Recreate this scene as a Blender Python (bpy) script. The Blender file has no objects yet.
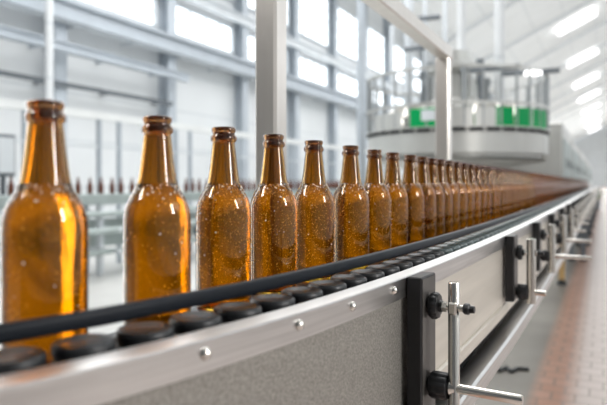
import bpy, math, random
from mathutils import Vector, Matrix
random.seed(7)
C = bpy.context.scene.collection
PI = math.pi
TH = math.atan(.508)                 # the conveyor runs along +Y, the camera is turned left of it by TH
CT, ST = math.cos(TH), math.sin(TH)
EYE = 1.10                           # eye height over the floor
F = 590.0
BELT = EYE - .146

def cam(px, depth):
    """lateral x / along y of the point that lies at that depth in the direction of image column px"""
    xc = (px - 303.5) / F * depth
    return xc * CT - depth * ST, xc * ST + depth * CT

# ------------------------------------------------------------------ mesh helpers
class MB:
    def __init__(s): s.v = []; s.f = []
    def add(s, vs, fs):
        b = len(s.v); s.v += [tuple(v) for v in vs]; s.f += [tuple(i + b for i in f) for f in fs]
    def box(s, c, d, rz=0, bev=0, tilt=None):
        x, y, z = d[0] / 2, d[1] / 2, d[2] / 2
        b = min(bev, x * .9, y * .9, z * .9)
        M = Matrix.Rotation(rz, 3, 'Z')
        if tilt: M = M @ Matrix.Rotation(tilt[1], 3, tilt[0])
        c = Vector(c)
        if b <= 0:
            vs = [Vector((i * x, j * y, k * z)) for i in (-1, 1) for j in (-1, 1) for k in (-1, 1)]
            fs = [(0, 1, 3, 2), (4, 6, 7, 5), (0, 4, 5, 1), (2, 3, 7, 6), (0, 2, 6, 4), (1, 5, 7, 3)]
        else:                        # chamfered box: octagon-like rings
            vs, rings = [], []
            for zz, ins in ((-z, b), (-z + b, 0), (z - b, 0), (z, b)):
                X, Y = x - ins, y - ins
                cx, cy = (X - b, Y - b) if ins == 0 else (X, Y)
                if ins == 0:
                    r = [(X, -cy), (X, cy), (cx, Y), (-cx, Y), (-X, cy), (-X, -cy), (-cx, -Y), (cx, -Y)]
                else:
                    r = [(X, -Y), (X, Y), (X, Y), (-X, Y), (-X, Y), (-X, -Y), (-X, -Y), (X, -Y)]
                    e = b * .01
                    r = [(X, -Y + e), (X, Y - e), (X - e, Y), (-X + e, Y), (-X, Y - e), (-X, -Y + e), (-X + e, -Y), (X - e, -Y)]
                vs += [Vector((p[0], p[1], zz)) for p in r]
            fs = [tuple(range(7, -1, -1)), tuple(range(24, 32))]
            for k in range(3):
                for i in range(8):
                    j = (i + 1) % 8
                    fs.append((k * 8 + i, k * 8 + j, k * 8 + 8 + j, k * 8 + 8 + i))
        s.add([c + M @ v for v in vs], fs)
    def cyl(s, p0, p1, r, n=16, r1=None, cap=True):
        p0, p1 = Vector(p0), Vector(p1); r1 = r if r1 is None else r1
        a = (p1 - p0).normalized()
        u = a.cross(Vector((0, 0, 1)) if abs(a.z) < .95 else Vector((1, 0, 0))).normalized(); w = a.cross(u)
        vs = [p + (u * math.cos(2 * PI * i / n) + w * math.sin(2 * PI * i / n)) * rr for p, rr in ((p0, r), (p1, r1)) for i in range(n)]
        fs = [(i, (i + 1) % n, n + (i + 1) % n, n + i) for i in range(n)]
        if cap: fs += [tuple(range(n - 1, -1, -1)), tuple(range(n, 2 * n))]
        s.add(vs, fs)
    def lathe(s, prof, n=32, o=(0, 0, 0), axis=None):
        """prof: (r, t) pairs; axis None = Z"""
        o = Vector(o)
        if axis is None: a, u, w = Vector((0, 0, 1)), Vector((1, 0, 0)), Vector((0, 1, 0))
        else:
            a = Vector(axis).normalized(); u = a.cross(Vector((0, 0, 1))).normalized(); w = a.cross(u)
        vs, fs = [], []
        for r, t in prof:
            for i in range(n):
                g = 2 * PI * i / n
                vs.append(o + a * t + (u * math.cos(g) + w * math.sin(g)) * max(r, 1e-6))
        for k in range(len(prof) - 1):
            for i in range(n):
                j = (i + 1) % n
                fs.append((k * n + i, k * n + j, k * n + n + j, k * n + n + i))
        s.add(vs, fs)
    def sweep(s, frames, prof, closed_ends=True):
        """frames: list of (pos, outward normal); prof: closed list of (outward, z)"""
        n = len(prof); vs, fs = [], []
        for p, nn in frames:
            for o, z in prof: vs.append((p[0] + nn[0] * o, p[1] + nn[1] * o, z))
        for k in range(len(frames) - 1):
            for i in range(n):
                j = (i + 1) % n
                fs.append((k * n + i, k * n + n + i, k * n + n + j, k * n + j))
        if closed_ends:
            fs.append(tuple(range(n))); fs.append(tuple(range((len(frames) - 1) * n + n - 1, (len(frames) - 1) * n - 1, -1)))
        s.add(vs, fs)
    def tube(s, pts, r, n=10):
        pts = [Vector(p) for p in pts]
        for a, b in zip(pts, pts[1:]): s.cyl(a, b, r, n)
    def octa(s, c, r):
        c = Vector(c)
        vs = [c + Vector(d) * r for d in ((1, 0, 0), (0, 1, 0), (-1, 0, 0), (0, -1, 0), (0, 0, 1), (0, 0, -1))]
        s.add(vs, [(0, 1, 4), (1, 2, 4), (2, 3, 4), (3, 0, 4), (1, 0, 5), (2, 1, 5), (3, 2, 5), (0, 3, 5)])
    def mesh(s, name, mat, smooth=35):
        me = bpy.data.meshes.new(name); me.from_pydata(s.v, [], s.f); me.update()
        if mat: me.materials.append(mat)
        if smooth:
            me.polygons.foreach_set('use_smooth', [True] * len(me.polygons))
            me.set_sharp_from_angle(angle=math.radians(smooth))
        return me
    def build(s, name, mat, parent=None, smooth=35, recalc=True):
        me = s.mesh(name, mat, smooth)
        if recalc:
            import bmesh
            bm = bmesh.new(); bm.from_mesh(me); bmesh.ops.recalc_face_normals(bm, faces=bm.faces); bm.to_mesh(me); bm.free()
            if smooth: me.set_sharp_from_angle(angle=math.radians(smooth))
        o = bpy.data.objects.new(name, me); C.objects.link(o)
        if parent: o.parent = parent
        return o

def thing(name, label, cat, loc=(0, 0, 0), group=None):
    o = bpy.data.objects.new(name, None); C.objects.link(o); o.location = loc; o.empty_display_size = .05
    return tag(o, label, cat, group)
def tag(o, label, cat, group=None):
    o['label'] = label; o['category'] = cat
    if group: o['group'] = group
    return o
def struct(o): o['kind'] = 'structure'; return o
def dup(root, loc, rz=0, label=None, group=None):
    r = root.copy(); C.objects.link(r); r.location = loc; r.rotation_euler = (0, 0, rz)
    if label: r['label'] = label
    if group: r['group'] = group
    for ch in list(root.children):
        c = ch.copy(); C.objects.link(c); c.parent = r
        for g in list(ch.children):
            d = g.copy(); C.objects.link(d); d.parent = c
    return r

# ------------------------------------------------------------------ materials
def mat(name, col, rough=.5, metal=0, noise=None, bump=None, **kw):
    m = bpy.data.materials.new(name); m.use_nodes = True
    nt = m.node_tree; b = nt.nodes['Principled BSDF']
    b.inputs['Base Color'].default_value = (*col, 1); b.inputs['Roughness'].default_value = rough; b.inputs['Metallic'].default_value = metal
    for k, v in kw.items(): b.inputs[k.replace('_', ' ')].default_value = v
    if noise or bump:
        tc = nt.nodes.new('ShaderNodeTexCoord')
    if noise:                        # (scale, amount, stretch)
        sc, am, st = noise
        mp = nt.nodes.new('ShaderNodeMapping'); mp.inputs['Scale'].default_value = st
        n = nt.nodes.new('ShaderNodeTexNoise'); n.inputs['Scale'].default_value = sc; n.inputs['Detail'].default_value = 4
        r = nt.nodes.new('ShaderNodeMapRange'); r.inputs['From Min'].default_value = .3; r.inputs['From Max'].default_value = .7
        r.inputs['To Min'].default_value = 1 - am; r.inputs['To Max'].default_value = 1 + am
        mx = nt.nodes.new('ShaderNodeMix'); mx.data_type = 'RGBA'; mx.blend_type = 'MULTIPLY'; mx.inputs['Factor'].default_value = 1
        mx.inputs['A'].default_value = (*col, 1)
        nt.links.new(tc.outputs['Object'], mp.inputs['Vector']); nt.links.new(mp.outputs[0], n.inputs['Vector'])
        nt.links.new(n.outputs['Fac'], r.inputs['Value']); nt.links.new(r.outputs[0], mx.inputs['B']); nt.links.new(mx.outputs['Result'], b.inputs['Base Color'])
    if bump:                         # (scale, strength, distance)
        n2 = nt.nodes.new('ShaderNodeTexNoise'); n2.inputs['Scale'].default_value = bump[0]; n2.inputs['Detail'].default_value = 2
        bp = nt.nodes.new('ShaderNodeBump'); bp.inputs['Strength'].default_value = bump[1]; bp.inputs['Distance'].default_value = bump[2]
        nt.links.new(tc.outputs['Object'], n2.inputs['Vector']); nt.links.new(n2.outputs['Fac'], bp.inputs['Height']); nt.links.new(bp.outputs[0], b.inputs['Normal'])
    return m
def emit(name, col, st):
    m = mat(name, col, .4); b = m.node_tree.nodes['Principled BSDF']
    b.inputs['Emission Color'].default_value = (*col, 1); b.inputs['Emission Strength'].default_value = st
    return m

ONE = (1, 1, 1)
M_GLASS = mat('amber_glass', (.80, .50, .12), .02, 0, None, (60, .06, .002), Transmission_Weight=1, IOR=1.5)
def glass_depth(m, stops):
    """deeper brown glass colour towards the neck and the finish"""
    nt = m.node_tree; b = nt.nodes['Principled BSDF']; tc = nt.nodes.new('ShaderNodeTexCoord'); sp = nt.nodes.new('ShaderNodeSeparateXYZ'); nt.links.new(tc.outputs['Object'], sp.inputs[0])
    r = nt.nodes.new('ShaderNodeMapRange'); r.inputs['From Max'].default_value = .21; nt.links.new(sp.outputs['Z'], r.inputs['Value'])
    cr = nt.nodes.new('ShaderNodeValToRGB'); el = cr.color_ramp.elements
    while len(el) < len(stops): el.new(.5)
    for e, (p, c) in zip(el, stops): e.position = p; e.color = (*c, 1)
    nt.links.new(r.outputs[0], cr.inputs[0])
    lw = nt.nodes.new('ShaderNodeLayerWeight'); lw.inputs['Blend'].default_value = .5      # edge darkening put into the colour, for the longer path at grazing angles
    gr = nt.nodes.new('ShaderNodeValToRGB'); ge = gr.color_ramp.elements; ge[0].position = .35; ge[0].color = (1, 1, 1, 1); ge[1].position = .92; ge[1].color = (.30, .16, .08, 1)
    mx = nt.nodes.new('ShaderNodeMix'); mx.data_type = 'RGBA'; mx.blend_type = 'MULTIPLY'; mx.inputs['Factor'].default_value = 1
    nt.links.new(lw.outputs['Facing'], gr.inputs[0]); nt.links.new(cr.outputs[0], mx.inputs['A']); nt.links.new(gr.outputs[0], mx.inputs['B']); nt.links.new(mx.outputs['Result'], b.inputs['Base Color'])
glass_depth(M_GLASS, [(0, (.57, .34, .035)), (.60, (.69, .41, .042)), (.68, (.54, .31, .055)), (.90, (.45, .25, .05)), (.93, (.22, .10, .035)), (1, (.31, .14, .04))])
M_BEER = mat('beer', (1.0, .86, .28), .09, 0, None, (170, .55, .0016), Transmission_Weight=1, IOR=1.33)
_nt = M_BEER.node_tree; _mp = _nt.nodes.new('ShaderNodeMapping'); _mp.inputs['Scale'].default_value = (1, 1, .09)
for _n in _nt.nodes:
    if _n.type == 'TEX_NOISE':
        _l = _n.inputs['Vector'].links[0]; _src = _l.from_socket; _nt.links.remove(_l); _nt.links.new(_src, _mp.inputs['Vector']); _nt.links.new(_mp.outputs[0], _n.inputs['Vector'])
M_FAR = mat('far_amber_glass', (.26, .085, .02), .06, 0, None, None, Transmission_Weight=.7, IOR=1.5)
M_DROP = mat('droplets', (1, .93, .8), .15)
M_FLECK = mat('golden_bubbles', (1.0, .52, .10), .2)
M_RUB = mat('black_rubber', (.012, .013, .015), .42, 0, (40, .3, ONE), (90, .25, .002))
M_RAIL = mat('black_rail_plastic', (.010, .013, .018), .42, 0, None, None, Specular_IOR_Level=.12)
M_STEEL = mat('brushed_steel', (.62, .61, .60), .32, 1, (30, .12, (1, .06, 6)))
M_GALV = mat('galvanised_sheet', (.30, .285, .26), .5, .6, (420, .35, ONE), (300, .2, .001))
M_BEIGE = mat('warm_steel_panel', (.60, .56, .50), .48, .55, (12, .08, (1, .2, 4)))
M_CHROME = mat('chrome', (.80, .77, .72), .16, 1)
M_BLOCK = mat('black_anodised', (.02, .02, .022), .38, .2, (25, .2, ONE))
M_BLOCKF = mat('worn_lit_face', (.085, .08, .075), .42, .4, (18, .2, (1, 1, .2)))  # worn streaks; the lit outward side's grey is put into the colour
M_BELT = mat('dark_belt', (.02, .019, .018), .35, .3, (30, .3, ONE))
M_POST = mat('satin_steel_post', (.70, .66, .62), .30, .85, (6, .05, (4, 4, .2)))
M_BLUE = mat('blue_grey_paint', (.50, .55, .60), .5, 0, (2, .08, ONE))
M_LBLUE = mat('light_blue_grey', (.68, .72, .75), .5, 0, (2, .06, ONE))
M_DGREY = mat('dark_grey_paint', (.16, .18, .2), .5, 0, (5, .1, ONE))
M_MACH = mat('machine_steel', (.60, .60, .575), .36, .5, (3, .08, (1, 1, .3)))
M_STEELD = mat('dull_steel', (.34, .36, .37), .4, .5, (5, .1, ONE))
M_TEAL = mat('pale_teal_paint', (.40, .46, .45), .45, .2, (4, .1, ONE))
M_WHITE = mat('white_paint', (.86, .88, .88), .45, 0, (3, .04, ONE))
M_DARK = mat('near_black', (.025, .028, .03), .6, 0, (10, .2, ONE))
M_TAN = mat('tan_paint', (.55, .36, .15), .5, 0, (8, .15, ONE))
M_GREEN = mat('green_panel', (.0, .36, .10), .45, 0, (3, .1, ONE), Specular_IOR_Level=.2)
M_LEAF = mat('leaf_green', (.10, .22, .07), .6, 0, (20, .3, ONE))
M_SKYGL = emit('bright_window', (.93, .97, 1.0), 1.5)
M_STRIP = emit('roof_light_strip', (1, 1, 1), 2.4)
M_CLEAR = mat('clear_sheet', (.9, .93, .95), .1, 0, Transmission_Weight=.9, IOR=1.1)

def wall_mat(name, col, seam=True):
    m = mat(name, col, .65); nt = m.node_tree; b = nt.nodes['Principled BSDF']
    tc = nt.nodes.new('ShaderNodeTexCoord'); sp = nt.nodes.new('ShaderNodeSeparateXYZ'); nt.links.new(tc.outputs['Object'], sp.inputs[0])
    md = nt.nodes.new('ShaderNodeMath'); md.operation = 'PINGPONG'; md.inputs[1].default_value = .5; nt.links.new(sp.outputs['Z'], md.inputs[0])
    cr = nt.nodes.new('ShaderNodeValToRGB'); cr.color_ramp.elements[0].color = (col[0] * .8, col[1] * .82, col[2] * .84, 1); cr.color_ramp.elements[1].position = .035
    cr.color_ramp.elements[1].color = (*col, 1); nt.links.new(md.outputs[0], cr.inputs[0])
    n = nt.nodes.new('ShaderNodeTexNoise'); n.inputs['Scale'].default_value = .6; nt.links.new(tc.outputs['Object'], n.inputs['Vector'])
    r = nt.nodes.new('ShaderNodeMapRange'); r.inputs['To Min'].default_value = .9; r.inputs['To Max'].default_value = 1.06; nt.links.new(n.outputs['Fac'], r.inputs['Value'])
    mx = nt.nodes.new('ShaderNodeMix'); mx.data_type = 'RGBA'; mx.blend_type = 'MULTIPLY'; mx.inputs['Factor'].default_value = 1
    nt.links.new(cr.outputs[0], mx.inputs['A']); nt.links.new(r.outputs[0], mx.inputs['B']); nt.links.new(mx.outputs['Result'], b.inputs['Base Color'])
    return m
M_WALL = wall_mat('white_wall_panels', (.80, .825, .84))
M_DARKWALL = wall_mat('grey_wall_panels', (.22, .23, .24))  # unseen front wall, darkened to dim reflections on the bottles
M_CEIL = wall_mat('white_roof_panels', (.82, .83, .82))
M_CEIL.node_tree.nodes['Principled BSDF'].inputs['Emission Color'].default_value = (1, 1, .98, 1); M_CEIL.node_tree.nodes['Principled BSDF'].inputs['Emission Strength'].default_value = .13   # faint glow added to brighten the roof

def floor_mat():
    m = mat('hall_floor', (.6, .6, .58), .45); nt = m.node_tree; L = nt.links; b = nt.nodes['Principled BSDF']
    tc = nt.nodes.new('ShaderNodeTexCoord'); sp = nt.nodes.new('ShaderNodeSeparateXYZ'); L.new(tc.outputs['Object'], sp.inputs[0])
    def brick(c1, c2, mo, w, h, ms):
        t = nt.nodes.new('ShaderNodeTexBrick'); t.inputs['Color1'].default_value = (*c1, 1); t.inputs['Color2'].default_value = (*c2, 1); t.inputs['Mortar'].default_value = (*mo, 1)
        t.inputs['Scale'].default_value = 1; t.inputs['Brick Width'].default_value = w; t.inputs['Row Height'].default_value = h; t.inputs['Mortar Size'].default_value = ms
        L.new(tc.outputs['Object'], t.inputs['Vector']); return t.outputs['Color']
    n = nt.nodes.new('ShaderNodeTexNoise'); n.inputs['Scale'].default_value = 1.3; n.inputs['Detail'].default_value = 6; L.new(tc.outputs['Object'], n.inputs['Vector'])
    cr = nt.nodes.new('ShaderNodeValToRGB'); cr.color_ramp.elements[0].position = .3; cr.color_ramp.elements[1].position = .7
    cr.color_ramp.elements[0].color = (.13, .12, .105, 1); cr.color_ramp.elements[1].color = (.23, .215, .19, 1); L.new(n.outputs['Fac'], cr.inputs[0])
    cp = nt.nodes.new('ShaderNodeValToRGB'); cp.color_ramp.elements[0].position = .3; cp.color_ramp.elements[1].position = .7
    cp.color_ramp.elements[0].color = (.52, .52, .50, 1); cp.color_ramp.elements[1].color = (.64, .64, .62, 1); L.new(n.outputs['Fac'], cp.inputs[0])
    red = brick((.33, .18, .125), (.38, .22, .16), (.21, .15, .12), .12, .12, .007)
    pale = brick((.46, .39, .36), (.50, .43, .40), (.30, .25, .22), .13, .13, .006)
    def step(x, soft):
        r = nt.nodes.new('ShaderNodeMapRange'); r.inputs['From Min'].default_value = x - soft; r.inputs['From Max'].default_value = x + soft
        L.new(sp.outputs['X'], r.inputs['Value']); return r.outputs[0]
    def mix(f, a, bb):
        x = nt.nodes.new('ShaderNodeMix'); x.data_type = 'RGBA'; L.new(f, x.inputs['Factor']); L.new(a, x.inputs['A']); L.new(bb, x.inputs['B']); return x.outputs['Result']
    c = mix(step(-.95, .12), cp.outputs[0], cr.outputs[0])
    c = mix(step(-.33, .03), c, red); c = mix(step(-.15, .05), c, pale)
    L.new(c, b.inputs['Base Color']); return m
M_FLOOR = floor_mat()

# ------------------------------------------------------------------ camera
cd = bpy.data.cameras.new('camera'); co = bpy.data.objects.new('camera', cd); C.objects.link(co)
co.location = (0, 0, EYE); co.rotation_euler = (PI / 2, 0, TH)
cd.sensor_width = 36; cd.lens = 36 * F / 607; cd.shift_y = -19.5 / 607
cd.clip_start = .02; cd.clip_end = 400
cd.dof.use_dof = True; cd.dof.focus_distance = .82; cd.dof.aperture_fstop = 4.3
bpy.context.scene.camera = co

# ------------------------------------------------------------------ hall shell
XL, XR, Y0, Y1 = -10.0, 6.0, -9.0, 170.0
RS, RX, RZ = .48, 4.0, EYE + 13 + .48 * 5.86       # roof slope, ridge position and height
def roof(x): return RZ - RS * abs(x - RX)
m = MB(); m.box(((XL + XR) / 2, (Y0 + Y1) / 2, -.1), (XR - XL + .6, Y1 - Y0 + .6, .2)); struct(m.build('floor', M_FLOOR, None, 0))
m = MB(); m.box((XL - .15, (Y0 + Y1) / 2, roof(XL) / 2), (.3, Y1 - Y0, roof(XL))); struct(m.build('wall_left', M_WALL, None, 0))
m = MB(); m.box((XR + .15, (Y0 + Y1) / 2, roof(XR) / 2), (.3, Y1 - Y0, roof(XR))); struct(m.build('wall_right', M_WALL, None, 0))
for nm, y in (('wall_front', Y0 - .15), ('wall_back', Y1 + .15)):
    m = MB(); ps = [(XL, 0), (XR, 0), (XR, roof(XR)), (RX, RZ), (XL, roof(XL))]
    m.add([(x, y - .15, z) for x, z in ps] + [(x, y + .15, z) for x, z in ps], [(0, 1, 2, 3, 4), (9, 8, 7, 6, 5)] + [(i, (i + 1) % 5, 5 + (i + 1) % 5, 5 + i) for i in range(5)])
    struct(m.build(nm, M_WALL if nm == 'wall_back' else M_DARKWALL, None, 0))
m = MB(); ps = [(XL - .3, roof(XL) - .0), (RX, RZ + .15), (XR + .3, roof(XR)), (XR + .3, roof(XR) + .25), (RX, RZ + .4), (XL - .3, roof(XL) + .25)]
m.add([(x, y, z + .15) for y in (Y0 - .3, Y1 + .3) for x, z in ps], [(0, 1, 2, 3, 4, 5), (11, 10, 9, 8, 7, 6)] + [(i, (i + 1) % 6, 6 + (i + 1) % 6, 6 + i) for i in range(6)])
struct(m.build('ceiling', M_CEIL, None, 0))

SP = 3.42; YC0 = 8.33 - SP
tn = 0
def zr(ratio, lat): return EYE + ratio * lat / CT           # height from an image slope towards the vanishing point
def trim(mb, mt):
    global tn; tn += 1
    return struct(mb.build('trim_%d' % tn, mt, None, 30))
# steel columns of the left wall (I sections)
for k in range(24):
    y = YC0 + SP * k; m = MB(); h = roof(XL) - .2
    m.box((XL + .03, y, h / 2), (.04, .30, h)); m.box((XL + .17, y, h / 2), (.24, .03, h)); m.box((XL + .31, y, h / 2), (.04, .30, h))
    trim(m, M_BLUE)
# crane beam under the lower windows and the beam between the tiers
m = MB(); m.box((XL + .42, 50, zr(.318, 9.6)), (.14, 90, .28)); m.box((XL + .42, 50, zr(.318, 9.6) + .18), (.34, 90, .06)); m.box((XL + .42, 50, zr(.318, 9.6) - .17), (.3, 90, .05)); trim(m, M_BLUE)
m = MB(); m.box((XL + .38, 50, zr(.45, 9.6)), (.1, 90, .22)); m.box((XL + .38, 50, zr(.45, 9.6) + .13), (.22, 90, .04)); trim(m, M_LBLUE)
# windows, two tiers in every bay of the left wall
wn = 0
def window(x, y, z0, z1, w, nv, nh, side=1):
    global wn; wn += 1
    m = MB(); m.box((x + .02 * side, y, (z0 + z1) / 2), (.03, w, z1 - z0))
    g = struct(m.build('window_%d' % wn, M_SKYGL, None, 0))
    f = MB(); t = .07; xx = x + .06 * side
    for zz in (z0, z1): f.box((xx, y, zz), (.1, w + t, t))
    for k in range(nv + 1): f.box((xx, y - w / 2 + w * k / nv, (z0 + z1) / 2), (.1 if k in (0, nv) else .07, t if k in (0, nv) else .035, z1 - z0))
    for k in range(1, nh): f.box((xx, y, z0 + (z1 - z0) * k / nh), (.07, w, .035))
    f.build('window_frame', M_LBLUE, g, 0)
for k in range(-2, 21):
    y = YC0 + SP * (k + .5)
    window(XL, y, zr(.345, 10), zr(.415, 10), SP - .75, 4, 2)
    window(XL, y, zr(.49, 10), zr(.66, 10), SP - .55, 4, 4)
for k in range(5):
    window(XR, 4 + 9 * k, 3.2, 6.2, 3.4, 4, 3, -1)  # unseen right-wall windows added to light the hall and reflect in glass
# roof lights and rafters
for k in range(8):
    y = cam(577, 47.6)[1] + 15.4 * k
    x = -1.9; m = MB(); a = math.atan(RS)
    m.box((x, y, roof(x) - .06), (3.1, 1.5, .12), 0, 0, ('Y', -a)); st = m.build('roof_light', M_STRIP, None, 0)
    tag(st, ['largest and nearest white light strip on the sloped roof', 'second white light strip from the top on the sloped roof', 'third white light strip from the top on the sloped roof',
             'fourth white light strip from the top on the sloped roof', 'fifth white light strip down the sloped roof', 'sixth white light strip down the sloped roof', 'seventh small white light strip down the roof',
             'smallest and farthest white light strip on the roof'][k], 'light', 'light strips along the sloped roof')
for k in range(14):
    y = 12 + 9.0 * k; m = MB(); a = math.atan(RS); Lh = (RX - XL) / math.cos(a)
    m.box(((RX + XL) / 2, y, (roof(XL) + RZ) / 2 - .12), (Lh, .2, .2), 0, 0, ('Y', -a)); trim(m, M_WALL)

# ------------------------------------------------------------------ the main conveyor
EDGE = [(-.25, -.56), (-.1, -.475), (.05, -.405), (.15, -.365), (.239, -.331), (.301, -.3107), (.388, -.289), (.52, -.2655), (.773, -.2415), (1.1, -.2265), (1.476, -.217), (2.0, -.211), (2.83, -.207), (4, -.205), (8, -.205), (40, -.205)]
def edge_x(s):
    P = EDGE; i = max(0, min(len(P) - 2, next((k for k in range(len(P) - 1) if s <= P[k + 1][0]), len(P) - 2)))
    def tan(k):
        if k == 0: return (P[1][1] - P[0][1]) / (P[1][0] - P[0][0])
        if k == len(P) - 1: return 0
        h0, h1 = P[k][0] - P[k - 1][0], P[k + 1][0] - P[k][0]
        d0, d1 = (P[k][1] - P[k - 1][1]) / h0, (P[k + 1][1] - P[k][1]) / h1
        return 0 if d0 * d1 <= 0 else 3 * (h0 + h1) / ((2 * h1 + h0) / d0 + (h1 + 2 * h0) / d1)
    h = P[i + 1][0] - P[i][0]; t = (s - P[i][0]) / h
    return (2 * t ** 3 - 3 * t ** 2 + 1) * P[i][1] + (t ** 3 - 2 * t ** 2 + t) * h * tan(i) + (3 * t ** 2 - 2 * t ** 3) * P[i + 1][1] + (t ** 3 - t ** 2) * h * tan(i + 1)
def frame(s, off=0):
    d = (edge_x(s + .004) - edge_x(s - .004)) / .008
    l = math.hypot(1, d); n = (1 / l, -d / l)
    return (edge_x(s) + n[0] * off, s + n[1] * off), n, math.atan(-d)
def steps(a, b):
    out = []; s = a
    while s < b:
        out.append(s); s += .03 if s < 1.5 else (.15 if s < 4 else 1.5)
    return out + [b]
def frames(a, b): return [frame(s)[:2] for s in steps(a, b)]
END = 26.0
conv = thing('bottle_conveyor', 'long curved steel bottle conveyor with black guide rail running into the distance', 'conveyor', (0, 0, 0))
Z = lambda h: EYE - h
# top channel: bright folded top and riveted face
m = MB(); b = .003
m.sweep(frames(-.2, END), [(0, Z(.1185)), (0, Z(.125)), (.012, Z(.125)), (.012, Z(.147)), (.0165, Z(.147)), (.0165, Z(.1225)), (.0155, Z(.1212))]); m.build('edge_channel', M_STEEL, conv, 30)
m = MB(); m.sweep(frames(-.2, .76), [(.006, Z(.1255)), (.006, Z(.33)), (.0118, Z(.33)), (.0118, Z(.1255))]); m.build('side_panel', M_GALV, conv, 30)['label'] = 'mottled grey galvanised side panel'
pan = MB(); pan.sweep(frames(.762, END), [(.004, Z(.1255)), (.004, Z(.303)), (.0118, Z(.303)), (.0118, Z(.1255))])
pan.sweep(frames(.762, END), [(.0118, Z(.280)), (.0118, Z(.303)), (.017, Z(.303)), (.017, Z(.283)), (.0145, Z(.280))])
pan.build('side_panel', M_BEIGE, conv, 30)['label'] = 'smooth warm grey side panel with folded lower lip'
m = MB(); m.sweep(frames(.3, END), [(.001, Z(.335)), (.001, Z(.363)), (.004, Z(.366)), (.038, Z(.366)), (.042, Z(.362)), (.042, Z(.335)), (.038, Z(.331)), (.004, Z(.332))]); m.build('lower_beam', M_STEEL, conv, 30)
# dark belt and rear panel
m = MB(); fr = []
vs, fs = [], []; ss = steps(.2, END)
for s in ss:
    e = edge_x(s)
    for x, z in ((-.427, BELT), (e - .001, BELT), (e - .001, BELT - .012), (-.427, BELT - .012)): vs.append((x, s, z))
for k in range(len(ss) - 1):
    for i in range(4): fs.append((k * 4 + i, k * 4 + 4 + i, k * 4 + 4 + (i + 1) % 4, k * 4 + (i + 1) % 4))
fs += [(0, 1, 2, 3), tuple(len(vs) - 4 + i for i in (3, 2, 1, 0))]
m.add(vs, fs); m.build('belt', M_BELT, conv, 30)
m = MB(); m.box((-.425, (END + .25) / 2, BELT - .075), (.006, END - .25, .12)); m.build('side_panel', M_BEIGE, conv, 0)
# under structure
for k, s in enumerate([.1, 6.95] + [9.2 + 2.3 * j for j in range(7)]):
    for x in ((-.25, -.40) if k > 1 else (-.40,)):
        m = MB(); m.box((x, s, (BELT - .2) / 2 + .02), (.06, .05, BELT - .22))
        lg = m.build('leg', M_TAN if k == 1 else M_DGREY, conv, 30)
        if k == 1: lg['label'] = 'tan leg with black foot'
        m = MB(); m.lathe([(.0001, .06), (.03, .06), (.05, .02), (.05, 0), (.0001, 0)], 14, (x, s, 0)); m.build('foot', M_DARK, lg)
    if k > 1: m = MB(); m.box((-.325, s, .35), (.09, .025, .03)); m.build('cross_member', M_DGREY, conv, 0)
m = MB(); m.box((-.33, 13.2, Z(.352)), (.20, 25.2, .03)); m.build('gap_shade_sheet', M_DARK, conv, 0)  # dark sheet added under the belt, stands in for shade in the gap
m = MB(); m.box((-.412, 13.2, Z(.26)), (.012, 25.2, .2)); m.build('gap_shade_panel', M_DARK, conv, 0)  # dark upright panel added as shade behind the same gap
# guide rail above the rollers
m = MB(); R = []
cx, cz, hw, hh = -.028, (Z(.0925) + Z(.1065)) / 2, .0052, .0068
for i in range(12):
    g = 2 * PI * i / 12; c, s_ = math.cos(g), math.sin(g)
    R.append((cx + hw * math.copysign(abs(c) ** .6, c), cz + hh * math.copysign(abs(s_) ** .6, s_)))
m.sweep(frames(.05, END), R); m.build('guide_rail', M_RAIL, conv, 50)
for k in range(14):                                      # slim posts that carry the rail
    s = 1.32 + .9 * k; p, n, a = frame(s, -.0505)
    q = frame(s, -.028)[0]
    m = MB(); m.cyl((p[0], p[1], BELT), (p[0], p[1], Z(.1)), .002, 8); m.cyl((p[0], p[1], Z(.1)), (q[0], q[1], Z(.1)), .002, 8); m.build('rail_post', M_STEEL, conv)
# rivets
arc = []; s = .0
pts = []; s = .0; L_ = 0
rv = MB(); rv.lathe([(.0001, .0046), (.003, .0040), (.0049, .002), (.0054, 0), (.0054, -.001)], 14, (0, 0, 0), (1, 0, 0)); rvm = rv.mesh('rivet', M_CHROME, 60)
for sv in (.377, .4915, .5905, .70):
    p, n, a = frame(sv, .0165)
    o = bpy.data.objects.new('rivet', rvm); C.objects.link(o); o.parent = conv; o.location = (p[0], p[1], Z(.1325)); o.rotation_euler = (0, 0, a)
# rollers
ro = MB(); r = .0225
prof = [(.0001, -.0012), (r * .62, -.0012), (r * .68, -.0002), (r * .9, 0), (r * .98, -.0016), (r, -.004)]
ro.lathe(prof + [(r, -.0075), (r * .96, -.0085), (r * .955, -.011), (r, -.012), (r, -.0165), (r * .9, -.018), (.006, -.018), (.006, -.029), (.0001, -.029)], 40)
rom = ro.mesh('roller', M_RUB, 40)
M_ROFAR = mat('roller_reflection_tint', (.06, .085, .085), .3, 0, (40, .3, ONE))  # teal reflection on the far rollers put into their colour
rof = ro.mesh('roller', M_ROFAR, 40)
s = .3545 - .0522 * 4.75
for k in range(100):
    p, n, a = frame(s, -.0255)
    o = bpy.data.objects.new('roller', rom if s < .98 else rof); C.objects.link(o); o.parent = conv; o.location = (p[0], p[1], Z(.1138)); o.rotation_euler = (0, 0, k * .7)
    s += .0522 / math.hypot(1, math.tan(a))
m = MB()
while s < 14:
    p, n, a = frame(s, -.0255); m.lathe([(.0001, 0), (r * .9, 0), (r, -.004), (r, -.018), (.006, -.018), (.006, -.029)], 12, (p[0], p[1], Z(.1138))); s += .0522
o = m.build('roller', M_ROFAR, conv, 40); o['kind'] = 'stuff'

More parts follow.
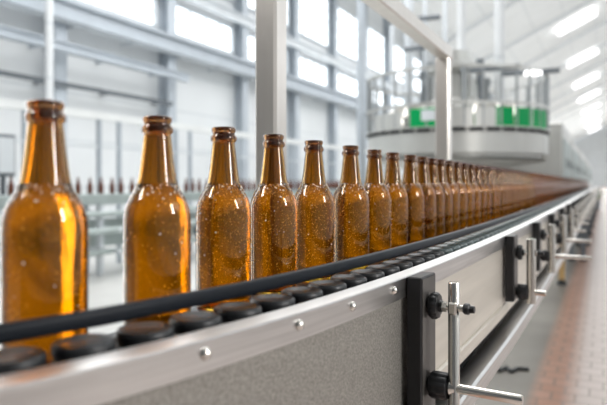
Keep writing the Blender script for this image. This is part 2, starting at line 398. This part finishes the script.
# ------------------------------------------------------------------ bottles
def smooth_prof(pts, sub=4):
    out = []
    for i in range(len(pts) - 1):
        p0, p1, p2, p3 = pts[max(i - 1, 0)], pts[i], pts[i + 1], pts[min(i + 2, len(pts) - 1)]
        for k in range(sub):
            t = k / sub
            out.append(tuple(.5 * (2 * p1[j] + (p2[j] - p0[j]) * t + (2 * p0[j] - 5 * p1[j] + 4 * p2[j] - p3[j]) * t * t + (3 * p1[j] - p0[j] - 3 * p2[j] + p3[j]) * t ** 3) for j in (0, 1)))
    return out + [pts[-1]]
low = [(.0306, .0035), (.0316, .0075), (.0317, .02), (.0317, .06), (.0317, .100), (.0316, .110), (.0306, .1195), (.0283, .1275), (.0247, .1345), (.0212, .1405), (.0188, .147), (.0172, .156), (.0156, .168), (.0143, .180), (.0131, .1905), (.0129, .1925)]
outer = [(.0001, .0022), (.024, .0022), (.0275, 0), (.0295, .001)] + smooth_prof(low, 4)
finish = [(.0135, .1932), (.0148, .1945), (.0152, .1970), (.0149, .1992), (.0136, .2008), (.0129, .2022), (.0128, .2036), (.0134, .2046), (.0140, .2062), (.0139, .2082), (.0130, .2098), (.0116, .2102), (.0103, .2094)]
inner = [(.0098, .207), (.0096, .195)] + [(r_ - .0028, z_) for r_, z_ in reversed(smooth_prof(low[2:-1], 3))] + [(.0282, .0095), (.025, .0068), (.0001, .0062)]
def in_r(z):
    q = [(z_, r_) for r_, z_ in inner]; q.sort()
    for (za, ra), (zb, rb) in zip(q, q[1:]):
        if za <= z <= zb and zb > za: return ra + (rb - ra) * (z - za) / (zb - za)
    return .0282
def out_r(z):
    q = sorted((z_, r_) for r_, z_ in outer[4:])
    for (za, ra), (zb, rb) in zip(q, q[1:]):
        if za <= z <= zb and zb > za: return ra + (rb - ra) * (z - za) / (zb - za)
    return .0317
LEVEL = .1452
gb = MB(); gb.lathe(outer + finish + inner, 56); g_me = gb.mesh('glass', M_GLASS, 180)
bp = [(.0001, .0060), (.0253, .0066), (.0285, .0093)] + [(in_r(z) + .0003, z) for z in [.012 + (LEVEL - .012) * i / 40 for i in range(41)]]
bp += [(in_r(LEVEL) - .0006, LEVEL + .0004), (in_r(LEVEL) - .002, LEVEL - .0002), (.0001, LEVEL - .0003)]
bb = MB(); bb.lathe(bp, 56); b_me = bb.mesh('beer', M_BEER, 60)
def specks(seed, n1, n2):
    rnd = random.Random(seed); a_ = MB(); b_ = MB()
    for i in range(n1):                       # droplets gathered round the fill line and shoulder
        z = LEVEL - abs(rnd.gauss(0, .007)) if rnd.random() < .8 else rnd.uniform(.05, .14); g = rnd.uniform(0, 2 * PI); rr = rnd.choice((.0005, .0007, .0009, .0012))
        a_.octa(((out_r(z)) * math.cos(g), (out_r(z)) * math.sin(g), z), rr)
    for i in range(n2):                       # fine golden fizz clinging to the glass
        z = .012 + (LEVEL - .012) * rnd.random() ** .6; g = rnd.uniform(0, 2 * PI); rr = rnd.uniform(.0003, .0007)
        b_.octa(((out_r(z)) * math.cos(g), (out_r(z)) * math.sin(g), z), rr)
    return a_.mesh('droplets', M_DROP, 0), b_.mesh('bubbles', M_FLECK, 0)
SPK = [specks(1, 110, 350), specks(2, 130, 1500), specks(3, 130, 1700)]
NAMES = ['large blurred amber beer bottle nearest the camera at the left edge of the row', 'second amber beer bottle from the left, standing apart in the row', 'third amber beer bottle from the left, left of the steel post',
         'fourth amber beer bottle from the left, directly in front of the steel post', 'fifth amber beer bottle from the left, glowing just right of the steel post', 'sixth amber beer bottle from the left in the row',
         'seventh amber beer bottle from the left in the row', 'eighth amber beer bottle from the left in the row', 'ninth amber beer bottle from the left in the row', 'tenth amber beer bottle from the left in the row',
         'eleventh amber beer bottle from the left in the row', 'twelfth amber beer bottle from the left in the row', 'thirteenth amber beer bottle from the left in the row', 'fourteenth amber beer bottle from the left in the row',
         'fifteenth amber beer bottle from the left in the row', 'sixteenth amber beer bottle from the left in the row']
SB = [(-.39, .321), (-.383, .443), (-.390, .5645), (-.3886, .6775), (-.390, .802), (-.386, .938), (-.391, 1.07), (-.393, 1.185), (-.390, 1.30), (-.390, 1.402), (-.39, 1.488), (-.39, 1.576), (-.39, 1.668), (-.39, 1.77), (-.39, 1.872), (-.39, 1.98)]
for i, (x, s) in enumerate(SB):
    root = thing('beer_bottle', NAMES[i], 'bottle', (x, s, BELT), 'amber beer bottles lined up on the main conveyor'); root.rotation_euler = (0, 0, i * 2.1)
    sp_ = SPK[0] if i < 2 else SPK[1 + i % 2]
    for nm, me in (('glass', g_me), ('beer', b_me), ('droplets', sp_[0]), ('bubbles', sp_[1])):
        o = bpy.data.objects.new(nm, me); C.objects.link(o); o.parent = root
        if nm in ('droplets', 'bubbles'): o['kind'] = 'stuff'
fb = MB(); fb.lathe([(.0001, 0), (.029, 0), (.0317, .004), (.0317, .105), (.0306, .1195), (.0247, .1345), (.0188, .147), (.0156, .168), (.0131, .1915), (.015, .194), (.015, .200), (.0128, .203), (.014, .206), (.0135, .2095), (.0001, .2095)], 20)
f_me = fb.mesh('beer_bottle', M_FAR, 50)
s = 1.98
for k in range(150):
    s += .108
    if s > 18: break
    if k < 16:
        r_ = thing('beer_bottle', 'small amber bottle in the crowded far tail of the main conveyor row', 'bottle', (-.39 + random.uniform(-.002, .002), s, BELT), 'amber bottles in the far tail of the main conveyor')
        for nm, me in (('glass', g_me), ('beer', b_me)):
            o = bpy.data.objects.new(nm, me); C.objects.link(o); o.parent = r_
        continue
    o = bpy.data.objects.new('beer_bottle', f_me); C.objects.link(o); o.location = (-.39 + random.uniform(-.003, .003), s, BELT)
    tag(o, 'small amber bottle in the crowded far tail of the main conveyor row', 'bottle', 'amber bottles in the far tail of the main conveyor')

# ------------------------------------------------------------------ clamp brackets on the conveyor's outer side
def bracket(s, label, handle=.12, zl=.272, knob2=True, group=None, hb=.222, rr_=.0068):
    p, n, a = frame(s, .0174)
    root = thing('clamp_bracket', label, 'bracket', (p[0], p[1], EYE), group); root.rotation_euler = (0, 0, a)
    m = MB(); m.box((.010, .035, -.121 - hb / 2), (.020, .056, hb), 0, .0015); bo = m.build('mounting_block', M_BLOCK, root, 30)
    m = MB(); m.box((.0203, .035, -.121 - hb / 2), (.0008, .05, hb - .006)); m.build('lit_face', M_BLOCKF, bo, 0)['label'] = 'worn face, paler as the lit side'  # thin sheet over the block that carries its lit grey
    def knob(z, rr, ln):
        prof = [(.0001, .0208), (rr * .55, .0208), (rr * .55, .024)]
        m = MB(); N = 36; t0, t1 = .024, .024 + ln
        vs, fs = [], []
        rings = [(.55, t0), (.92, t0), (1, t0 + .002), (1, t1 - .003), (.9, t1), (.45, t1 + .001), (.40, t1 + .005), (.0, t1 + .005)]
        for q, t in rings:
            for i in range(N):
                g = 2 * PI * i / N; rad = rr * q * (1 - (.09 if (i % 3 == 0 and q > .8) else 0))
                vs.append((t, .035 + rad * math.cos(g), z + rad * math.sin(g)))
        for k in range(len(rings) - 1):
            for i in range(N): fs.append((k * N + i, k * N + (i + 1) % N, k * N + N + (i + 1) % N, k * N + N + i))
        m.add(vs, fs); m.cyl((.0208, .035, z), (.026, .035, z), rr * .6, 20)
        return m.build('clamp_knob', M_RUB, root, 40), t1 + .005
    zb = -.38 if hb > .2 else -.275
    k1, e1 = knob(-.160, .0175, .010)
    m = MB(); m.cyl((e1 - .002, .035, -.160), (.068, .035, -.160), .0042, 14); m.cyl((e1, .035, -.160), (e1 + .006, .035, -.160), .007, 6); m.build('spindle', M_CHROME, k1)
    m = MB(); m.lathe([(.0001, .066), (.0055, .066), (.0072, .068), (.0072, .073), (.005, .0745), (.0045, .080), (.0001, .080)], 14, (0, .035, -.160), (1, 0, 0)); m.build('grip', M_RUB, k1)
    m = MB(); m.lathe([(.0001, zb), (rr_, zb), (rr_, -.1285), (rr_ * .9, -.1275), (.0001, -.1272)], 20, (.0535, .035, 0)); m.build('vertical_rod', M_CHROME, root, 40)
    m = MB(); m.box((.0535, .035, -.160), (.011, .02, .016), 0, .002); m.build('clamp_collar', M_CHROME, root, 30)
    if knob2:
        k2, e2 = knob(-zl, .0175, .022)
        m = MB(); m.cyl((e2 - .002, .035, -zl), (.056, .035, -zl), .0105, 14, .008); m.build('collar', M_CHROME, k2)
        m = MB(); m.lathe([(.0001, .053), (.0062, .053), (.0062, .053 + (handle - .053) * .97), (.0052, handle), (.0001, handle)], 16, (0, .035, -zl), (1, 0, 0)); m.build('handle', M_CHROME, k2)
    return root
G = 'clamp brackets along the conveyor side'
bracket(.733, 'nearest black clamp bracket with ribbed knobs and long chrome handle on the conveyor side', .138, .263, group=G, rr_=.0074)
bracket(1.405, 'second black clamp bracket along the conveyor side, just past the nearest one', .085, .250, group=G, hb=.15, rr_=.0105)
far_lab = 'small blurred clamp bracket farther along the conveyor side'
bracket(1.93, 'third black clamp bracket along the conveyor side, with long chrome handle', .165, .225, group=G, hb=.15, rr_=.0105)
bracket(2.50, 'fourth black clamp bracket along the conveyor side, with long chrome handle', .155, .225, group=G, hb=.15, rr_=.0105)
for k in range(12): bracket(3.1 + .58 * k, far_lab, .115, .23, group='far clamp brackets along the conveyor side', hb=.15, rr_=.0105)
# black cable lying on the floor by the conveyor
m = MB(); bx, by = cam(506, 3.45)
pp = [(-.10, -.04), (-.06, .03), (-.035, -.05), (0, .04), (.03, -.03), (.06, .05), (.12, .06)]
m.tube([(bx + q[0], by + q[1], .011) for q in pp], .011, 8); tag(m.build('cable', M_DARK), 'short black cable crumpled on the grey floor beneath the conveyor edge', 'cable')

# ------------------------------------------------------------------ guard frame behind the bottles (two posts and a top beam)
gf = thing('guard_frame', 'satin steel guard frame with two square posts and top beam behind the bottles', 'frame', (0, 0, 0))
pa, pb = cam(271, 1.106), cam(443.5, 2.36)
ztop = EYE + .518
for p, w_ in ((pa, .046), (pb, .056)):
    m = MB(); m.box((p[0], p[1], ztop / 2 - .01), (w_, w_, ztop - .02), 0, .005); m.build('post', M_POST, gf, 25)
m = MB(); m.box(((pa[0] + pb[0]) / 2, (pb[1] + .028 - .3) / 2, ztop - .0), (.05, pb[1] + .028 + .3, .05), 0, .004); m.build('top_beam', M_POST, gf, 25)

# ------------------------------------------------------------------ rear bottle line at the left
bl = thing('rear_conveyor', 'pale grey rear bottle conveyor standing across the hall by the white wall', 'conveyor', (0, 0, 0))
XB = -5.5; Ya, Yb = 1.0, 40.0; Lc = Yb - Ya; Ym = (Ya + Yb) / 2
m = MB(); m.box((XB, Ym, BELT - .02), (.26, Lc, .04)); m.build('belt', M_TEAL, bl, 0)
for x in (XB + .15, XB - .15):
    m = MB(); m.box((x, Ym, BELT - .05), (.03, Lc, .13), 0, .006); m.build('side_rail', M_TEAL, bl, 0)
for x, z, r_ in ((XB + .34, .74, .035), (XB + .42, .55, .04), (XB + .34, .30, .035)):
    m = MB(); m.cyl((x, Ya, z), (x, Yb, z), r_, 10); m.build('lower_tube', M_TEAL, bl)
m = MB(); m.box((XB - .1, Ym, .48), (.1, Lc, .34)); m.build('cable_duct', M_TEAL, bl, 0)
k = 0; y = Ya + .3
while y < 30:
    m = MB(); m.box((XB + .12, y, (BELT - .1) / 2), (.06, .06, BELT - .1)); m.box((XB - .12, y, (BELT - .1) / 2), (.06, .06, BELT - .1)); m.box((XB + .15, y, .74), (.42, .05, .05)); m.box((XB + .2, y, .30), (.5, .05, .05)); m.box((XB + .25, y, .55), (.42, .05, .05)); m.build('leg', M_LBLUE, bl, 0)
    m = MB(); m.lathe([(.0001, -.07), (.12, -.07), (.13, -.05), (.13, .05), (.11, .08), (.0001, .08)], 16, (XB + .26, y + .55, .40), (1, 0, 0)); m.build('drive_motor', M_BLUE if k % 2 else M_DGREY, bl)
    y += 1.3; k += 1
bot_px = [11, 78, 90, 101, 112, 121, 132]
ys = []
for px in bot_px:
    t = math.tan(math.atan((px - 303.5) / F) - TH); ys.append(XB / t)
yy = XB / math.tan(math.atan((186 - 303.5) / F) - TH)
while yy < 30 and len(ys) < 110: ys.append(yy); yy += random.choice((.12, .13, .16, .2))
ord_ = ['single', 'first', 'second', 'third', 'fourth', 'fifth', 'sixth']
M_FAR2 = mat('red_brown_glass', (.13, .04, .02), .2)
f2 = fb.mesh('beer_bottle', M_FAR2, 50)
for i, y in enumerate(ys):
    o = bpy.data.objects.new('beer_bottle', f2); C.objects.link(o); o.location = (XB, y, BELT + .0005)
    if i == 0: lb = 'small brown bottle alone at the far left of the rear conveyor'
    elif i < 7: lb = 'small brown rear bottle, %s from left in the gap between the two nearest bottles' % ord_[i]
    else: lb = 'tiny blurred brown bottle in the crowded right part of the rear conveyor row'
    tag(o, lb, 'bottle', 'brown bottles on the rear conveyor' if i < 7 else 'crowded brown bottles on the rear conveyor')
gr = thing('rear_guard_frame', 'pale guard frame of thin posts and rails above the rear conveyor', 'frame', (0, 0, 0))
XG = XB - .45; zt = zr(.133, -XG)
m = MB(); m.box((XG, Ym, zt), (.06, Lc, .10)); m.build('top_rail', M_WHITE, gr, 0)
m = MB(); m.box((XG, Ym, zr(.072, -XG)), (.03, Lc, .03)); m.build('middle_rail', M_LBLUE, gr, 0)
for px in (-40, 25, 99, 119, 176, 190, 238, 262, 292, 322, 345):
    t = math.tan(math.atan((px - 303.5) / F) - TH); y = XG / t
    m = MB(); m.box((XG, y, zt / 2), (.05, .05, zt)); m.build('post', M_BLUE, gr, 0)
# cabinet in the far left
t = math.tan(math.atan((3 - 303.5) / F) - TH); y = (XB - .3) / t
cb = thing('control_cabinet', 'small dark framed control cabinet on a stand at the far left edge', 'cabinet', (XB - .3, y, 0))
m = MB(); m.box((0, 0, 1.40), (.10, .24, .46), 0, .01); m.build('housing', M_DGREY, cb, 30); m = MB(); m.box((.055, 0, 1.40), (.012, .19, .38), 0, .003); m.build('door', M_LBLUE, cb, 30)
m = MB(); m.cyl((0, 0, 0), (0, 0, 1.18), .03, 12); m.cyl((0, 0, 0), (0, 0, .02), .12, 16); m.build('stand', M_DGREY, cb)

# ------------------------------------------------------------------ pipes and beams on the left wall
def wallpipe(name, lab, ratio, lat, ya, yb, w, mt, round_=False, hang=True):
    z = zr(ratio, lat); x = -lat
    t = thing(name, lab, 'beam' if not round_ else 'pipe', (0, 0, 0))
    m = MB()
    if round_: m.cyl((x, ya, z), (x, yb, z), w / 2, 10)
    else: m.box((x, (ya + yb) / 2, z), (w * .6, yb - ya, w)); m.box((x, (ya + yb) / 2, z + w / 2), (w * 1.2, yb - ya, .03)); m.box((x, (ya + yb) / 2, z - w / 2), (w * 1.2, yb - ya, .03))
    m.build('run', mt, t, 30)
    y = ya + .4
    while y < yb:
        m = MB(); m.box(((x + XL) / 2 + .01, y, z), (abs(XL - x) - .02, .05, .06)); m.build('wall_support', mt, t, 0); y += 1.7
def wy(px, lat): return -lat / math.tan(math.atan((px - 303.5) / F) - TH)
wallpipe('wall_beam', 'thick blue grey steel beam crossing the white wall at upper left', .252, 9.4, wy(-60, 9.4), wy(187, 9.4), .16, M_BLUE)
wallpipe('cable_tray', 'thin dark cable tray along the white wall below the steel beam', .183, 9.6, wy(-60, 9.6), wy(172, 9.6), .06, M_DGREY)
wallpipe('wall_pipe', 'thin pale pipe running high along the white wall near the windows', .30, 9.5, wy(-20, 9.5), wy(420, 9.5), .05, M_LBLUE, True)
def pole(px, depth, r_, z0, z1, mt, lab, sq=False):
    x, y = cam(px, depth); m = MB()
    if sq: m.box((x, y, (z0 + z1) / 2), (r_ * 2, r_ * 2, z1 - z0))
    else: m.cyl((x, y, z0), (x, y, z1), r_, 14)
    m.cyl((x, y, z0), (x, y, z0 + .02), r_ * 2.2, 14)
    return tag(m.build('pipe_column', mt), lab, 'column')
# white downpipe beside the left column, and free-standing columns
x, y = -9.0, wy(49, 9.0)
m = MB(); m.cyl((x, y, 0), (x, y, 10.2), .075, 12); tag(m.build('downpipe', M_WALL), 'white round downpipe on the blue grey column at upper left', 'pipe')
pole(361, 10, .07, 0, 9.5, M_BLUE, 'tall blue grey column standing right of the steel post')
pole(408.5, 12, .09, 0, 10, M_LBLUE, 'tall pale grey column left of the green guarded filler')
ub = thing('pipe_bridge', 'overhead grey pipe bridge with cross bars above the filler', 'pipe', (0, 0, 0))
for pxa, pxb, yy_, dd in ((404, 442, 50, 11.7), (388, 440, 22, 11.5), (400, 470, 78, 12.4)):
    xa, ya = cam(pxa, dd); xb, yb = cam(pxb, dd); z = EYE + (183 - yy_) / F * dd
    m = MB(); m.cyl((xa, ya, z), (xb, yb, z + .1), .05, 10); m.build('cross_bar', M_DGREY if yy_ < 60 else M_LBLUE, ub)
for px in (392, 425, 445):
    xa, ya = cam(px, 12.0); m = MB(); m.cyl((xa, ya, EYE + 2.0), (xa, ya, 9.5), .045, 10); m.build('hanger', M_LBLUE, ub)

# ------------------------------------------------------------------ rotary filling machine
fx, fy = cam(454.5, 9.0); RF = 1.32
fm = thing('rotary_filler', 'large round steel filling machine with green panels behind the bottle row', 'machine', (fx, fy, 0))
def arcpanel(mb, r_, z0, z1, g0, g1, th=.02, n=10):
    n = max(2, n)
    vs = []
    for i in range(n + 1):
        g = g0 + (g1 - g0) * i / n
        for rr, z in ((r_, z0), (r_ + th, z0), (r_ + th, z1), (r_, z1)): vs.append((rr * math.cos(g), rr * math.sin(g), z))
    fs = []
    for i in range(n):
        for j in range(4): fs.append((i * 4 + j, i * 4 + (j + 1) % 4, i * 4 + 4 + (j + 1) % 4, i * 4 + 4 + j))
    fs += [(3, 2, 1, 0), tuple(n * 4 + j for j in range(4))]
    mb.add(vs, fs)
m = MB(); m.lathe([(.0001, 0), (.9, 0), (.9, .12), (.72, .16), (.72, 1.30), (.95, 1.36), (RF - .06, 1.40), (RF - .02, 1.42)], 48); m.lathe([(.0001, 1.42), (RF - .02, 1.42)], 48); m.build('base_drum', M_MACH, fm, 30)
m = MB(); m.lathe([(RF - .02, 1.44), (RF - .1, 1.44), (RF - .1, 1.50), (RF, 1.50), (RF, 1.77), (RF - .03, 1.785), (.2, 1.785)], 64); m.build('skirt_ring', M_MACH, fm, 30)
m = MB()
for i in range(36):
    g = 2 * PI * i / 36; arcpanel(m, RF - .01, 1.785, 1.832, g + .015, g + .15, .022, 3)
m.build('slot_band', M_DARK, fm, 0)
m = MB(); m.lathe([(RF - .05, 1.775), (RF - .015, 1.775), (RF - .015, 1.832), (RF + .03, 1.832), (RF + .03, 1.848), (RF - .05, 1.848), (RF - .05, 1.775)], 64); m.build('deck_ring', M_MACH, fm, 30)
# direction towards the camera on the plan
gc = math.atan2(-fy, -fx)
def ang(px):
    """plan angle on the near half of the drum that is seen at image column px"""
    return gc + math.asin(max(-1, min(1, (px - 455) / F * 9.0 / RF)))
for a0, a1 in ((417, 440), (489, 504), (505.5, 520.5), (522, 536.5)):
    m = MB(); arcpanel(m, RF, 1.852, 2.10, ang(a0), ang(a1), .012, 8); m.build('guard_panel', M_GREEN, fm, 40)['label'] = 'bright green curved guard panel'
m = MB(); arcpanel(m, RF + .016, 1.93, 2.07, ang(427), ang(439), .004, 4); m.build('notice_plate', M_LBLUE, fm, 40)['label'] = 'pale plate on green panel'
for a0, a1 in ((382, 409), (452, 470), (472, 493)):
    m = MB(); arcpanel(m, RF, 1.852, 2.08, ang(a0), ang(a1), .012, 8); m.build('guard_panel', M_MACH, fm, 40)['label'] = 'plain steel curved guard panel'
for i in range(34):
    g = gc + 2 * PI * (i + .5) / 34; m = MB(); m.cyl((RF * math.cos(g), RF * math.sin(g), 1.848), (RF * math.cos(g), RF * math.sin(g), 2.62), .017, 8); m.build('guard_bar', M_STEELD, fm)
m = MB()
for z in (2.14, 2.62): m.lathe([(RF - .02, z), (RF + .02, z), (RF + .02, z + .035), (RF - .02, z + .035), (RF - .02, z)], 64)
m.build('guard_ring', M_MACH, fm, 30)
m = MB(); m.lathe([(.0001, 1.755), (.62, 1.755), (.62, 2.2), (.5, 2.3), (.34, 2.36), (.34, 2.75), (.42, 2.78), (.42, 2.86), (.26, 2.9), (.26, 3.08), (.0001, 3.12)], 32); m.build('central_column', M_MACH, fm, 30)
for i in range(18):
    g = 2 * PI * i / 18; m = MB(); q = (.98 * math.cos(g), .98 * math.sin(g))
    m.cyl((*q, 1.76), (*q, 2.05), .05, 10); m.cyl((*q, 2.05), (*q, 2.18), .08, 10, .03); m.cyl((*q, 2.18), (.5 * math.cos(g), .5 * math.sin(g), 2.28), .025, 8); m.build('filling_valve', M_CHROME, fm)
for i in range(10):
    g = 2 * PI * i / 10 + .2; rr_ = .47; m = MB(); zt_ = (2.55, 2.9, 2.7)[i % 3]; q = (rr_ * math.cos(g), rr_ * math.sin(g))
    m.cyl((*q, 1.786), (*q, zt_), .035, 10); m.cyl((*q, zt_), (*q, zt_ + .12), .06, 10); m.build('supply_pipe', M_DGREY if i % 2 else M_STEELD, fm)
for dx, dy, r_ in ((.10, 0, .06), (.62, .25, .075)):
    m = MB(); m.cyl((dx, dy, 2.2 if dx > .3 else 3.0), (dx, dy, 9.5), r_, 12); m.build('riser_pipe', M_WALL, fm)
m = MB()
for a0, a1, z in ((500, 560, 2.63), (470, 520, 2.68)):
    pA, pB = cam(a0, 8.3), cam(a1, 8.0); m.box(((pA[0] + pB[0]) / 2 - fx, (pA[1] + pB[1]) / 2 - fy, z), (math.hypot(pB[0] - pA[0], pB[1] - pA[1]), .08, .06), math.atan2(pB[1] - pA[1], pB[0] - pA[0]))
m.build('overhead_arm', M_DGREY, fm, 0)
# lamp on the arm
pA = cam(533, 8.05); m = MB(); m.box((pA[0] - fx, pA[1] - fy, 2.60), (.2, .1, .05), TH); m.build('work_lamp', M_STRIP, fm, 0)

# stepped machine housings beyond the filler
lab = ['pale steel machine housing right after the round filler', 'second pale machine housing beyond the filler, smaller', 'third pale machine housing beyond the filler', 'farthest tiny pale machine housing along the conveyor']
for k, (s0, s1, zt) in enumerate(((10.7, 13.5, 1.02), (14.2, 18, .95), (19, 25, .98), (27, 38, .95))):
    t = thing('machine_housing', lab[k], 'machine', (0, 0, 0), 'machine housings beyond the filler')
    m = MB(); m.box((-1.15, (s0 + s1) / 2, (EYE + zt) / 2 + .06), (1.1, s1 - s0, EYE + zt - .12), 0, .03); m.build('body', M_MACH, t, 30)
    n = 3
    for j in range(n):
        yc = s0 + (s1 - s0) * (j + .5) / n
        m = MB(); m.box((-.592, yc, 1.5), (.02, (s1 - s0) / n * .86, .7), 0, .005); d = m.build('door', M_TEAL, t, 30)
        m = MB(); m.box((-.575, yc + (s1 - s0) / n * .3, 1.45), (.02, .03, .16)); m.build('handle', M_DARK, d, 0)
    m = MB()
    for yq in (s0 + .2, s1 - .2):
        for xq in (-.7, -1.6): m.cyl((xq, yq, 0), (xq, yq, .13), .05, 10)
    m.build('feet', M_DARK, t)
# potted plant far down the aisle
px_, py_ = -.30, 26.6
pl = thing('potted_plant', 'tiny green plant far down the aisle at the end of the conveyor', 'plant', (px_, py_, 0))
m = MB(); m.lathe([(.0001, 0), (.16, 0), (.22, .4), (.19, .4), (.18, .36), (.0001, .36)], 20); m.build('pot', M_DGREY, pl)
m = MB(); rnd = random.Random(4)
for i in range(90):
    g = rnd.uniform(0, 2 * PI); l = rnd.uniform(.2, .5); z0 = rnd.uniform(.36, .7); d = Vector((math.cos(g), math.sin(g), rnd.uniform(.3, 1.2))).normalized(); sd = Vector((-math.sin(g), math.cos(g), 0)) * .05
    p0 = Vector((0, 0, z0)); p1 = p0 + d * l * .5; p2 = p0 + d * l + Vector((0, 0, -.08)); m.add([p0, p1 - sd, p2, p1 + sd], [(0, 1, 2, 3)])
m.cyl((0, 0, .3), (0, 0, .8), .02, 6)
m.build('foliage', M_LEAF, pl, 0, recalc=False)

# ------------------------------------------------------------------ light
def area(loc, rot, sx, sy, power, col=(1, 1, 1)):
    l = bpy.data.lights.new('added_light', 'AREA'); l.shape = 'RECTANGLE'; l.size = sx; l.size_y = sy; l.energy = power; l.color = col
    o = bpy.data.objects.new('added_light', l); C.objects.link(o); o.location = loc; o.rotation_euler = rot; return o
area((-4, 7, 7.5), (0, 0, 0), 9, 10, 720)  # unseen area lights added under the roof to fill the hall
area((-3, 26, 8.5), (0, 0, 0), 10, 24, 1280)
area((-3, 70, 9.5), (0, 0, 0), 10, 60, 2800)
area((-3, 130, 9.5), (0, 0, 0), 10, 50, 5000)  # added to brighten the far end of the hall
area((3.2, 1.0, 2.6), (0, math.radians(68), 0), 1.5, .45, 80, (1, .98, .95))  # unseen light added for the highlight on the bottles' right shoulders
area((-2.2, -.6, 3.2), (math.radians(22), math.radians(-28), 0), .4, 1.2, 40, (1, .98, .95))  # unseen overhead light added to brighten the bottle specks
area((-1.66, .93, 1.15), (0, math.radians(-90), math.radians(-25)), 1.3, .20, 4.5, (1, .97, .92))  # tall unseen light added beside the frame for gold streaks in bottles
area((-1.85, .45, 1.15), (0, math.radians(-90), 0), 1.3, .10, 2, (1, .97, .92))  # second added streak light, also out of view
w = bpy.data.worlds.new('world'); bpy.context.scene.world = w; w.use_nodes = True
w.node_tree.nodes['Background'].inputs[0].default_value = (.9, .95, 1, 1); w.node_tree.nodes['Background'].inputs[1].default_value = .6
sc = bpy.context.scene
sc.view_settings.view_transform = 'Standard'; sc.view_settings.exposure = .22
sc.cycles.max_bounces = 18; sc.cycles.transmission_bounces = 16; sc.cycles.glossy_bounces = 6; sc.cycles.diffuse_bounces = 4; sc.cycles.transparent_max_bounces = 12
sc.cycles.use_denoising = True; sc.cycles.sample_clamp_indirect = 8
